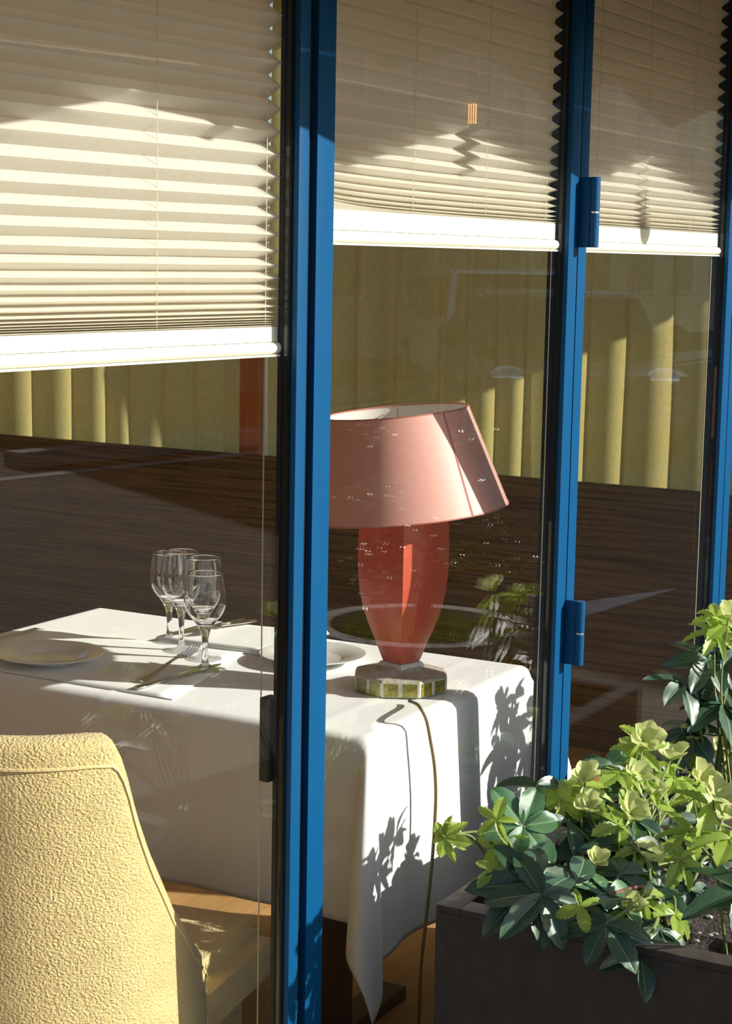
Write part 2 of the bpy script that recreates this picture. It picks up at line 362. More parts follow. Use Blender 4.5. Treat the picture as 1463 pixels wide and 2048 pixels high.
# ================================================================== CURTAINS
def curtain(label, y0, y1, ridges, amp=0.05):
    """ridges: Y of folds that stand proud toward the room"""
    rs = sorted(ridges); zs = [0.10, 0.5, 0.86, 1.0, 1.15, 1.3, 1.6, 2.0, 2.58]; N = int((y1 - y0) / 0.006)
    V = []; Fc = []
    for i in range(N + 1):
        y = y0 + (y1 - y0) * i / N
        lo = max([r for r in rs if r <= y], default=rs[0] - .2); hi = min([r for r in rs if r > y], default=rs[-1] + .2)
        f = (y - lo) / max(hi - lo, 1e-4); f = min(max(f, 0), 1)
        q = math.sin(PI * f ** 0.85) ** 0.9 if 0 < f < 1 else 0.0
        a = amp * min(1.0, (hi - lo) / 0.16)
        for z in zs:
            x = 5.462 + a * q + .006 * noise.noise((y * 6, z * 1.5, 2.2)) + .006
            V.append((x, y + .010 * noise.noise((z * 1.2, y * 3, 5)), z))
    n = len(zs)
    for i in range(N):
        for j in range(n - 1): Fc.append((i * n + j, (i + 1) * n + j, (i + 1) * n + j + 1, i * n + j + 1))
    t = thing('curtain', label, 'curtain', (5.48, (y0 + y1) / 2, 0), 0, group='olive yellow curtains')
    o = pyd('drape', [(v[0] - 5.48, v[1] - (y0 + y1) / 2, v[2]) for v in V], Fc, 'curtain', t, smooth=True)
    tube('curtain_rod', [(0.03, y0 - (y0 + y1) / 2, 2.595), (0.03, y1 - (y0 + y1) / 2, 2.595)], 0.010, 'dark_frame', t)
    return t
curtain('olive yellow curtain hanging behind the right window leaf', 1.46, 2.345, [1.60, 1.76, 1.93, 2.09, 2.22])
curtain('olive yellow curtain with sunlit lower folds hanging behind the pink lampshade', 2.36, 3.47, [2.44, 2.546, 2.66, 2.76, 2.93, 3.082, 3.20, 3.34])
curtain('olive curtain in shade at the left above the wine glasses', 3.56, 5.0, [3.62, 3.76, 3.90, 4.06, 4.17, 4.33, 4.52, 4.72, 4.9])

# ================================================================== TABLE
TX0, TX1, TY0, TY1, TZ = 2.700, 3.385, 1.485, 2.60, 0.75
tb = thing('dining_table', 'small dining table hidden under the white cloth', 'table', ((TX0 + TX1) / 2, (TY0 + TY1) / 2, 0))
hx, hy = (TX1 - TX0) / 2 - .004, (TY1 - TY0) / 2 - .004
box('tabletop', (-hx, -hy, 0.715), (hx, hy, TZ - .0045), 'wood_dark', tb, bev=0.012)
for sy in (-.3, .3):
    box('leg', (-.03, sy - .03, .03), (.03, sy + .03, .7148), 'wood_dark', tb, bev=.004); box('foot', (-.26, sy - .035, 0), (.26, sy + .035, .0299), 'wood_dark', tb, bev=.006)
def make_cloth():
    LA, LB = 0.347, 0.425; st = 0.0115; RE = 0.020
    na = int((TX1 - TX0 + 2 * LA) / st); nb = int((TY1 - TY0 + 2 * LB) / st)
    cxm, cym = (TX0 + TX1) / 2, (TY0 + TY1) / 2; hxx, hyy = (TX1 - TX0) / 2 - .010, (TY1 - TY0) / 2 - .010
    V = []; Fc = []
    def drop(d):
        q = RE * PI / 2
        return (RE * math.sin(d / RE), RE * (1 - math.cos(d / RE))) if d < q else (RE, RE + d - q)
    for i in range(na + 1):
        for j in range(nb + 1):
            a = -hxx - LA + (2 * hxx + 2 * LA) * i / na; b_ = -hyy - LB + (2 * hyy + 2 * LB) * j / nb; L = .36
            da = max(abs(a) - hxx, 0); db = max(abs(b_) - hyy, 0); sa = 1 if a > 0 else -1; sb = 1 if b_ > 0 else -1
            x = max(-hxx, min(hxx, a)); y = max(-hyy, min(hyy, b_)); z = TZ
            if da == 0 and db == 0:
                z += .0022 * math.exp(-((y + .43) / .006) ** 2) + .0018 * math.exp(-((y - .02) / .006) ** 2) + .0012 * noise.noise((x * 5, y * 5, 1)) * min(1, (hxx - abs(x)) / .05, (hyy - abs(y)) / .05)
            elif da > 0 and db > 0:
                r = math.hypot(da, db); th = math.atan2(db, da); h, dz = drop(r)
                kap = 0.03 + 0.52 * max(0, math.sin(2 * th)) ** 2.2
                rr = max(0, r - RE * PI / 2)
                ro = .30 * (1 - math.exp(-rr / .30)) * kap; x += sa * math.cos(th) * (h + ro * 1.55); y += sb * math.sin(th) * (h + ro * .85); z -= (RE * (1 - math.cos(min(r / RE, PI / 2)))) + rr * math.sqrt(1 - kap * kap)
            else:
                d = da + db; h, dz = drop(d); f = d / L; s = b_ if da else a
                wv = f * (.012 + .010 * math.sin(s * 9 + (1.3 if da else .4)) + .006 * math.sin(s * 21 + 2))
                half = hyy if da else hxx
                near = max(0, 1 - (half - abs(s)) / .12); wv *= (1 - near); wv += near * .03 * f * .36
                cr = .0025 * math.exp(-((s - .02) / .006) ** 2) if da else 0
                o = h + wv + cr * min(1, d / .03)
                if da: x += sa * o
                else: y += sb * o
                z -= dz
            V.append((x, y, z + .001))
    for i in range(na):
        for j in range(nb):
            k = i * (nb + 1) + j; Fc.append((k, k + nb + 1, k + nb + 2, k + 1))
    t = pyd('tablecloth', V, Fc, 'cloth', None, smooth=True); t.location = (cxm, cym, 0)
    md = t.modifiers.new('thickness', 'SOLIDIFY'); md.thickness = 0.0012; md.offset = 1
    return tag(t, 'white tablecloth draped over the table with a flared corner fold', 'tablecloth')
make_cloth()
ZT = TZ + 0.0042      # top of the cloth

def sheet(name, label, cat, quad, layers, th, lift, z0, group, nx=14):
    """folded linen: stacked thin layers, corners in order near-left, near-right, far-right, far-left"""
    c = sum((Vector((*q, 0)) for q in quad), Vector()) / 4
    t = thing(name, label, cat, (c.x, c.y, z0), group=group)
    for l in range(layers):
        V = []; Fc = []; sh = .002 * l
        for i in range(nx + 1):
            for j in range(nx + 1):
                a, b_ = i / nx, j / nx
                p = Vector(quad[0]) * (1 - a) * (1 - b_) + Vector(quad[1]) * a * (1 - b_) + Vector(quad[2]) * a * b_ + Vector(quad[3]) * (1 - a) * b_
                p = c.xy + (p - c.xy) * (1 - sh / .12)
                z = th * l + lift * (a ** 3) * (b_ ** 2) + .0006 * (1 + noise.noise((p.x * 14, p.y * 14, 1)))
                V.append((p.x - c.x, p.y - c.y, z))
        for i in range(nx):
            for j in range(nx): k = i * (nx + 1) + j; Fc.append((k, k + nx + 1, k + nx + 2, k + 1))
        o = pyd('linen_layer', V, Fc, 'napkin', t, smooth=True)
        md = o.modifiers.new('thickness', 'SOLIDIFY'); md.thickness = th * .85; md.offset = 1
    return t
sheet('napkin', 'white folded napkin under the fork and knife at the near edge of the table', 'napkin', [(2.735, 2.56), (2.735, 1.925), (3.145, 2.035), (3.10, 2.56)], 1, .0022, 0, ZT - .001, 'white linen napkins')
sheet('napkin', 'thick white folded napkin under the cutlery at the far edge, corner lifted', 'napkin', [(3.135, 2.26), (3.150, 1.992), (3.37, 1.955), (3.355, 2.25)], 3, .0040, .012, ZT - .001, 'white linen napkins')

# plates
def plate(label, x, y, r, z):
    t = thing('plate', label, 'plate', (x, y, z), group='white china plates')
    s = r / .115
    lathe('dish', [(0, .003), (.060 * s, .003), (.068 * s, .006), (.078 * s, .012), (.112 * s, .017), (.115 * s, .0185), (.114 * s, .0195), (.108 * s, .019), (.078 * s, .0145), (.066 * s, .0085), (.058 * s, .006), (0, .006)], 'porcelain', t, 64)
    lathe('foot_ring', [(.050 * s, 0), (.055 * s, 0), (.056 * s, .0032), (.049 * s, .0032)], 'porcelain', t, 48, close=True)
plate('white plate beside the lamp, half hidden by the thick blue stile', 3.160, 1.872, .112, ZT)
plate('white plate in shadow at the left edge of the table', 2.850, 2.315, .112, ZT + .0035)

# wine glasses
def glass(name, label, x, y, h, rb, rr, rf):
    t = thing(name, label, 'wine glass', (x, y, ZT), group='clear wine glasses on the white table')
    zs = h * .45
    foot = [(0, 0), (rf * .98, 0), (rf, .0012), (rf * .9, .0022), (rf * .4, .0052), (.012, .0085), (.0075, .0135), (.0056, .026), (.0052, h * .22), (.0068, h * .33), (.0105, h * .40), (.0150, zs)]
    outer = [(.0240, zs + .012), (rb * .80, h * .58), (rb * .97, h * .67), (rb, h * .74), (rb * .97, h * .82), (rb * .90, h * .92), (rr, h)]
    P = [Vector((r, 0, z)) for r, z in outer]; sp = spline([Vector((.0150, 0, zs))] + P, 5)
    out = [(p.x, p.z) for p in sp]
    inn = [(max(r - .0011, .0), z) for r, z in out if z > zs + .010][::-1]
    inn = inn + [(.012, zs + .0055), (0, zs + .004)]
    prof = foot[:-1] + out + [(rr - .0005, h + .0006)] + inn
    lathe('goblet', prof, 'crystal', t, 48, angle=60)
glass('wine_glass', 'small clear wine glass, hindmost at the left of the group', 3.150, 2.229, .197, .0425, .0350, .040)
glass('wine_glass', 'tall clear wine glass with the highest rim, second from the back', 3.090, 2.155, .2150, .0440, .0365, .042)
glass('wine_glass', 'tall clear wine glass standing just behind the front glass', 3.050, 2.072, .2155, .0430, .0345, .041)
glass('wine_glass', 'small clear wine glass at the very front of the group', 2.976, 2.017, .1990, .0435, .0355, .042)

# cutlery: spine runs along +x, z up
def ribbon(name, pts, m, parent, n=10):
    """pts: (x, halfwidth, z, halfthickness)"""
    bm = bmesh.new(); rings = []
    for x, hw, z, ht in pts:
        rings.append([bm.verts.new((x, hw * math.cos(2 * PI * k / n), z + ht * math.sin(2 * PI * k / n))) for k in range(n)])
    for r, s in zip(rings, rings[1:]):
        for k in range(n): bm.faces.new((r[k], r[(k + 1) % n], s[(k + 1) % n], s[k]))
    bm.faces.new(rings[0][::-1]); bm.faces.new(rings[-1])
    return fin(bm, name, m, parent, angle=50)
def knife(label, p0, p1, z):
    d = Vector(p1) - Vector(p0); t = thing('table_knife', label, 'knife', (p0[0], p0[1], z), math.atan2(d.y, d.x), group='table cutlery'); s = d.length / .27
    ribbon('handle', [(0, .004, .004, .002), (.003 * s, .0085, .004, .0036), (.03 * s, .0095, .0042, .004), (.09 * s, .0075, .0045, .0038), (.125 * s, .0065, .0045, .0035)], 'steel', t)
    ribbon('blade', [(.125 * s, .0060, .0045, .0032), (.135 * s, .008, .0045, .0018), (.16 * s, .0098, .004, .0010), (.23 * s, .0105, .003, .0008), (.255 * s, .008, .0025, .0006), (.268 * s, .002, .0022, .0005)], 'steel', t)
def fork(label, p0, p1, z, dz):
    d = Vector(p1) - Vector(p0); t = thing('table_fork', label, 'fork', (p0[0], p0[1], z), math.atan2(d.y, d.x), group='table cutlery'); s = d.length / .205
    t.rotation_euler = (0, -math.asin(dz / .205), t.rotation_euler[2])
    ribbon('handle', [(0, .004, .003, .0015), (.003 * s, .0095, .003, .0022), (.03 * s, .0100, .003, .0024), (.08 * s, .0060, .0055, .0024), (.118 * s, .0034, .0085, .0024), (.130 * s, .0050, .0085, .0020), (.138 * s, .0118, .0070, .0014), (.150 * s, .0130, .0050, .0013)], 'steel', t)
    for k in range(4):
        y = -.0106 + .00707 * k
        bm = bmesh.new(); addtube(bm, [(.149 * s, y, .0052), (.165 * s, y, .0040), (.185 * s, y * .97, .0060), (.205 * s, y * .93, .0125)], [.0022, .0021, .0018, .0007], 6)
        fin(bm, 'tine', 'steel', t, angle=50)
knife('steel table knife lying flat at the near edge of the table, under the fork', (2.748, 2.022), (3.02, 2.006), ZT + .003)
fork('steel table fork with upturned tines resting across the near knife', (2.800, 2.048), (3.000, 2.052), ZT + .004, .028)
knife('steel knife lying on the far napkin with its handle toward the blue stile', (3.375, 2.150), (3.150, 2.235), ZT + .0150)
fork('steel fork lying on the far napkin beside the wine glasses', (3.372, 2.185), (3.185, 2.160), ZT + .0170, .006)

# ================================================================== LAMP
LX, LY = 3.058, 1.610
VB = math.radians(27.8)                          # bearing of the lamp from the camera
lamp = thing('table_lamp', 'pink table lamp with tilted drum shade and red four-sided vase body', 'lamp', (LX, LY, ZT), 0)
toC = Vector((-math.cos(VB), -math.sin(VB), 0)); toR = Vector((math.sin(VB), -math.cos(VB), 0))
# base: eight-sided plinth with tiles round its edge
base = bmesh.new(); NB = 8; off = math.atan2(toC.y, toC.x) + PI / 8
def ngon(r, z, n=NB, o=off): return [(r * math.cos(o + 2 * PI * k / n), r * math.sin(o + 2 * PI * k / n), z) for k in range(n)]
rings = [[base.verts.new(p) for p in ngon(r, z)] for r, z in ((.091, 0), (.0955, .002), (.0955, .030), (.092, .033))]
sq = math.atan2(toC.y, toC.x)
def square8(r, z):
    out = []
    for k in range(8):
        a = off + 2 * PI * k / 8 - sq; c = max(abs(math.cos(a)) + abs(math.sin(a)), 1e-6)
        rr = r / c; out.append((rr * math.cos(a + sq), rr * math.sin(a + sq), z))
    return out
rings += [[base.verts.new(p) for p in square8(r, z)] for r, z in ((.060, .041), (.049, .046))]
for r, s in zip(rings, rings[1:]):
    for k in range(NB): base.faces.new((r[k], r[(k + 1) % NB], s[(k + 1) % NB], s[k]))
base.faces.new(rings[0][::-1]); base.faces.new(rings[-1])
bo = fin(base, 'base', 'lamp_stone', lamp)
bo['label'] = 'stone plinth edged with olive tiles'
tm = None
for k in range(NB):                               # olive tiles, two to a side, pale joints between
    a0 = off + 2 * PI * k / NB; a1 = off + 2 * PI * (k + 1) / NB
    p, q = Vector((math.cos(a0), math.sin(a0), 0)) * .0955, Vector((math.cos(a1), math.sin(a1), 0)) * .0955
    n_ = (p + q).normalized(); e = (q - p)
    for f0, f1 in ((.06, .44), (.56, .94)):
        c = p + e * ((f0 + f1) / 2) + Vector((0, 0, .0155)) + n_ * .0002
        if tm is None:
            bm = bmesh.new(); hw = e.length * (f1 - f0) / 2; addbox(bm, (-hw, -.0008, -.0125), (hw, .0012, .0125)); tm = fin(bm, 'tile', 'lamp_tile', bo); to = tm
        else: to = tm.copy(); COL.objects.link(to); to.parent = bo
        to.location = c; to.rotation_euler = (0, 0, math.atan2(n_.y, n_.x) - PI / 2)
bm = bmesh.new()                                  # pale band that holds the tiles
rr = [[bm.verts.new(p) for p in ngon(r, z)] for r, z in ((.0955, .0022), (.0959, .0024), (.0959, .0288), (.0955, .029))]
for r, s in zip(rr, rr[1:]):
    for k in range(NB): bm.faces.new((r[k], r[(k + 1) % NB], s[(k + 1) % NB], s[k]))
fin(bm, 'grout_band', 'lamp_grout', bo)
bm = bmesh.new()
rr = [[bm.verts.new((r * math.cos(sq + PI / 2 * k), r * math.sin(sq + PI / 2 * k), z)) for k in range(4)] for r, z in ((.046, .0445), (.0435, .050), (.0405, .0535), (.036, .054))]
for r, s in zip(rr, rr[1:]):
    for k in range(4): bm.faces.new((r[k], r[(k + 1) % 4], s[(k + 1) % 4], s[k]))
bm.faces.new(rr[0][::-1]); bm.faces.new(rr[-1]); fin(bm, 'collar', 'lamp_grout', lamp)
# vase body: four gently bowed faces, one edge toward the viewer
SCL = 1.015
prof = [(.0345, .0542), (.0365, .056), (.0440, .075), (.0525, .097), (.0620, .119), (.0705, .141), (.0780, .165), (.0838, .192), (.0872, .222), (.0885, .252), (.0885, .285), (.0875, .318), (.0850, .345), (.055, .352)]
bm = bmesh.new(); rings = []; NS = 14
for r, z in prof:
    ring = []
    for k in range(4):
        a0 = sq + PI / 2 * k; p = Vector((math.cos(a0), math.sin(a0), 0)) * r; q = Vector((math.cos(a0 + PI / 2), math.sin(a0 + PI / 2), 0)) * r
        nn = (p + q).normalized()
        for j in range(NS):
            f = j / NS; ring.append(bm.verts.new(p.lerp(q, f) + nn * (r * .10 * math.sin(PI * f)) + Vector((0, 0, z))))
    rings.append(ring)
n4 = 4 * NS
for r, s in zip(rings, rings[1:]):
    for k in range(n4): bm.faces.new((r[k], r[(k + 1) % n4], s[(k + 1) % n4], s[k]))
bm.faces.new(rings[0][::-1]); bm.faces.new(rings[-1])
body = fin(bm, 'vase_body', 'lamp_red', lamp, angle=42); body['label'] = 'glossy red four-sided vase body'
# shade, leaning with its right side up
sh = bpy.data.objects.new('lamp_shade', None)
RB, RTP, HS = .2030, .1420, .195
NSH = 96
def cone(ro, rt, z0, z1): return [(ro, z0), (rt, z1)]
bm = bmesh.new(); addlathe(bm, [(RB, 0)] + [(RB + (RTP - RB) * k / 6, HS * k / 6) for k in range(1, 7)] + [(RTP - .0016, HS)] + [(RTP - .0018 + (RB - RTP) * k / 6, HS - HS * k / 6) for k in range(1, 7)], NSH, close=True)
shade = fin(bm, 'lamp_shade', ('shade_fabric', 'shade_lining'), lamp, angle=35)
me = shade.data
for p in me.polygons:
    if p.center.xy.dot(p.normal.xy) < -1e-4: p.material_index = 1
TILT = Matrix.Rotation(math.radians(-6.2), 4, Vector((math.cos(VB), math.sin(VB), 0)))
shc = Vector((0, 0, .346)) + toR * .001 - toC * .042
shade.matrix_local = Matrix.Translation(shc) @ TILT
def cone_pt(az, f, o=0.0):
    r = RB + (RTP - RB) * f + o; return Vector((r * math.cos(az), r * math.sin(az), HS * f))
azs = math.atan2(toC.y, toC.x) + math.radians(39)
V = []
for f in [i / 8 for i in range(9)]:
    for d, o in ((-.0022, .0003), (.0022, .0012)): V.append(cone_pt(azs + d / RB, f, o))
seam = pyd('seam', V, [(2 * i, 2 * i + 1, 2 * i + 3, 2 * i + 2) for i in range(8)], 'shade_edge', shade); seam['label'] = 'overlapped seam down the shade'
sd = seam.modifiers.new('thickness', 'SOLIDIFY'); sd.thickness = .0008
for zz, rad in ((0.0, RB), (HS, RTP)):
    bm = bmesh.new(); addlathe(bm, [(rad - .0022, zz - .0012), (rad + .0008, zz - .0012), (rad + .0008, zz + .0012), (rad - .0022, zz + .0012)], NSH, close=True)
    fin(bm, 'rim', 'shade_edge', shade, angle=40)
bm = bmesh.new(); hz = HS - .006
for k in range(3):
    a = azs + .35 + 2 * PI * k / 3; addtube(bm, [(0.012 * math.cos(a), .012 * math.sin(a), hz - .012), ((RTP - .003) * math.cos(a), (RTP - .003) * math.sin(a), hz)], .0014, 6)
addlathe(bm, [(.009, hz - .016), (.013, hz - .016), (.013, hz - .009), (.009, hz - .009)], 20, close=True)
fin(bm, 'spider', 'brass', shade, angle=50)
bm = bmesh.new(); addlathe(bm, [(0, .352), (.018, .352), (.018, .372), (.012, .376), (.012, .410), (.015, .412), (.015, .44), (0, .44)], 24); fin(bm, 'socket', 'brass', lamp, angle=40)
bm = bmesh.new(); addlathe(bm, [(0, .44), (.012, .442), (.014, .452), (.028, .478), (.030, .490), (.026, .508), (.014, .519), (0, .522)], 28); fin(bm, 'light_bulb', 'porcelain', lamp, angle=60)
# cord from the plinth over the table edge and down
cp = [onz(818, 1402, ZT + .006), onz(826, 1405, ZT + .010)] + [ony(x, y, Y) for x, y, Y in ((838, 1413, 1.455), (852, 1440, 1.440), (860, 1480, 1.435), (868, 1530, 1.432), (871, 1590, 1.432), (868, 1660, 1.434), (862, 1740, 1.437), (852, 1837, 1.440), (842, 1930, 1.440))]
cp.append(Vector((cp[-1].x, 1.45, 0.10))); cp.append(Vector((cp[-1].x + .04, 1.52, 0.004)))
tube('power_cord', [p - Vector((LX, LY, ZT)) for p in spline(cp, 6)], .0032, 'lamp_cord', lamp, n=8)

# ================================================================== CHAIR
CHX, CHY = 2.090, 1.713
chair = thing('tub_chair', 'mustard yellow upholstered tub chair with its back to the window', 'chair', (CHX, CHY, 0), math.radians(10))
RIM = [(0, .903), (46, .903), (52, .900), (55, .888), (58, .850), (61, .800), (67, .730), (78, .638), (92, .56), (110, .50), (130, .47)]
def plan(s, o):
    """round plan of the shell at offset o inward; s in -1..1 from the right arm to the left"""
    a = math.radians(abs(s) * 122); r = .250 - o
    return -r * math.cos(a), (-1 if s < 0 else 1) * r * math.sin(a)
def rim(s):
    d = abs(s) * 122
    for (a, za), (b_, zb_) in zip(RIM, RIM[1:]):
        if d <= b_: return za + (zb_ - za) * max(0, d - a) / (b_ - a)
    return RIM[-1][1]
V = []; Fc = []; NSs = 122; NZ = 10
def shell_pt(s, k, o):
    x, y = plan(s, o); zt = rim(s); z = .15 + (zt - .15) * k
    lean = 1 + .0 * k
    fl = .03 * (1 - k) ** 1.2                    # skirts out toward the seat
    n = Vector((x, y, 0)).normalized()
    return Vector((x, y, z)) + n * (fl * (0.8 if n.x < 0 else .6))
rows = []
for i in range(NSs + 1):
    s = i / NSs * 2 - 1
    col = [shell_pt(s, k / NZ, 0) for k in range(NZ + 1)]
    top = col[-1]; xi, yi = plan(s, .055); xt, yt = plan(s, .0275)
    col += [Vector((x0, y0, top.z + dz)) for (x0, y0), dz in ((plan(s, .006), .010), (plan(s, .018), .017), (plan(s, .036), .017), (plan(s, .048), .010), (plan(s, .055), -.002))]
    col += [Vector((xi, yi, top.z + (.34 - top.z) * k)) for k in (.3, .65, 1)]
    rows.append(col)
nn = len(rows[0])
for c in rows: V += c
for i in range(NSs):
    for j in range(nn - 1): Fc.append((i * nn + j, (i + 1) * nn + j, (i + 1) * nn + j + 1, i * nn + j + 1))
for i in (0, NSs): Fc.append(tuple(range(i * nn, i * nn + nn)) if i else tuple(range(nn - 1, -1, -1)))
shell = pyd('back_shell', V, Fc, 'chair_fabric', chair, smooth=True)
shell.data.set_sharp_from_angle(angle=math.radians(60))
bm = bmesh.new(); addtube(bm, [shell_pt(i / NSs * 2 - 1, .985, 0) * 1.0 + Vector((0, 0, -.012)) for i in range(NSs + 1)], .0030, 6); fin(bm, 'piping', 'chair_edge', shell, angle=50)
bm = bmesh.new(); addbox(bm, (-.06, -.192, .30), (.50, .192, .435)); bmesh.ops.bevel(bm, geom=list(bm.edges), offset=.035, segments=4, affect='EDGES'); fin(bm, 'seat_cushion', 'chair_fabric', chair, angle=50)
box('seat_base', (-.11, -.15, .16), (.44, .15, .298), 'chair_fabric', chair, bev=.01)
for sx, sy in ((-.12, -.14), (-.12, .14), (.38, -.13), (.38, .13)):
    tube('leg', [(sx, sy, .165), (sx * 1.1, sy * 1.1, 0)], [.018, .012], 'chair_leg', chair, n=12)

# ================================================================== PLANTER WITH HELLEBORES
PX0, PX1, PY0, PY1, PZ = 2.40, 3.95, 0.62, 1.193, 0.60
pl = thing('planter_box', 'dark brown metal planter box standing against the window front', 'planter', (PX0, PY0, -.02))
lx, ly, lz = PX1 - PX0, PY1 - PY0, PZ + .02
rw = .040
for nm, a, c in (('side_panel', (0, 0, 0), (lx, .02, lz - .012)), ('side_panel', (0, ly - .02, 0), (lx, ly, lz - .012)), ('end_panel', (0, .0202, 0), (.02, ly - .0202, lz - .012)), ('end_panel', (lx - .02, .0202, 0), (lx, ly - .0202, lz - .012))):
    box(nm, a, c, 'planter_metal', pl)
for nm, a, c in (('rim', (0, 0, lz - .0118), (lx, rw, lz)), ('rim', (0, ly - rw, lz - .0118), (lx, ly, lz)), ('rim', (0, rw + .0002, lz - .0118), (rw, ly - rw - .0002, lz)), ('rim', (lx - rw, rw + .0002, lz - .0118), (lx, ly - rw - .0002, lz))):
    box(nm, a, c, 'planter_metal', pl, bev=.002)
# soil with lumps
V = []; Fc = []; nx_, ny_ = 60, 16
for i in range(nx_ + 1):
    for j in range(ny_ + 1):
        x = .021 + (lx - .042) * i / nx_; y = .021 + (ly - .042) * j / ny_
        V.append((x, y, lz - .045 + .022 * noise.noise((x * 14, y * 14, 3)) + .010 * noise.noise((x * 50, y * 50, 7))))
for i in range(nx_):
    for j in range(ny_): k = i * (ny_ + 1) + j; Fc.append((k, k + ny_ + 1, k + ny_ + 2, k + 1))
so = pyd('soil', V, Fc, 'soil', pl); so['kind'] = 'stuff'

# leaf blade meshes: base at the origin, blade along +x, face up +z
def blade(nm, m, wid, fold, droop, teeth, tip, seed, nx=13, curl=0.0, ex=.7):
    r = random.Random(seed); V = []; Fc = []; ph = r.random() * 9; cols = (-1, -.62, -.28, -.03, .03, .28, .62, 1); n = len(cols)
    for i in range(nx + 1):
        u = i / nx
        w_ = wid * (max(0, math.sin(PI * min(u ** tip, 1))) ** ex + .05 * (1 - u))
        if 1 < i < nx: w_ *= 1 + teeth * (1 if i % 2 else -1) * min(1, u * 1.4)
        for v in cols:
            vein = .012 * math.sin(u * 26 + abs(v) * 7) * (abs(v) > .1) * (abs(v) < .9)
            z = fold * abs(v) * w_ * 2 - droop * u * u + .05 * math.sin(u * 8 + v * 2 + ph) * abs(v) * wid * 2 + curl * v * v * math.sin(PI * u) + vein * wid
            V.append((u, w_ * v, z - (.010 if abs(v) < .1 else 0)))
    for i in range(nx):
        for j in range(n - 1): k = i * n + j; Fc.append((k, k + n, k + n + 1, k + 1))
    me = bpy.data.meshes.new(nm); me.from_pydata(V, [], Fc); me.update(); me.materials.append(MATS[m]); me.materials.append(MATS['leaf_vein'])
    for q, p in enumerate(me.polygons): p.use_smooth = True; p.material_index = 1 if q % (n - 1) == 3 and m.startswith('leaf') else 0
    return me
DARK = [blade('leaf', 'leaf_dark', .21, .20, .18, .05, .95, 1), blade('leaf', 'leaf_dark', .24, .10, .28, .06, 1.05, 2), blade('leaf', 'leaf_dark', .19, .28, .10, .05, .95, 3)]
MID = [blade('leaf', 'leaf_mid', .29, .14, .10, .025, 1.25, 4, ex=.62), blade('leaf', 'leaf_mid', .27, .10, .16, .03, 1.3, 5, ex=.62)]
BRACT = [blade('bract', 'bract', .17, .25, .25, .16, .95, 6), blade('bract', 'bract', .21, .15, .12, .18, 1.05, 7), blade('bract', 'bract', .15, .4, .40, .14, .9, 8), blade('bract', 'bract', .24, .1, .2, .12, 1.0, 11)]
SEPAL = [blade('sepal', 'sepal', .42, .15, -.25, .03, 1.0, 9, curl=.1), blade('sepal', 'sepal', .38, .2, -.4, .05, 1.05, 10, curl=.15)]
def put(me, name, parent, pos, direc, normal, size):
    o = bpy.data.objects.new(name, me); COL.objects.link(o); o.parent = parent
    x = Vector(direc).normalized(); z = (Vector(normal) - x * Vector(normal).dot(x)).normalized(); y = z.cross(x)
    m = Matrix((x, y, z)).transposed().to_4x4(); m = m @ Matrix.Scale(size, 4); m.translation = pos
    o.matrix_local = m; return o
def frame(n):
    n = Vector(n).normalized(); a = n.orthogonal().normalized(); return n, a, n.cross(a)
TOCAM = -FW
def rosette(plant, stem_bm, foot, pos, nrm, k, size, meshes, start=0.0, spread=.95, arc=2 * PI, name='leaf', stem=.0030, dip=0.25):
    n, a, c = frame(nrm)
    root = Vector(plant.location)
    # viewer-stable in-plane axes: 'a' is to the photo's right
    a = (RT - n * RT.dot(n)).normalized(); c = n.cross(a)
    for i in range(k):
        th = start + arc * i / (k if arc > 6 else max(k - 1, 1)) + rnd.uniform(-.12, .12)
        d = a * math.cos(th) + c * math.sin(th) + n * (-dip + rnd.uniform(-.12, .12)) * spread
        put(rnd.choice(meshes), name, plant, Vector(pos) - root, d, n + d * .05 + Vector((rnd.uniform(-.2, .2), rnd.uniform(-.2, .2), 0)), size * rnd.uniform(.85, 1.12))
    if foot is not None:
        p0 = Vector(foot) - root; p1 = Vector(pos) - root; mid = (p0 + p1) / 2 + Vector((rnd.uniform(-.02, .02), rnd.uniform(-.02, .02), .03))
        addtube(stem_bm, spline([p0, mid, p1], 5), [stem * (1.25 - .5 * i / 10) for i in range(11)], 6)
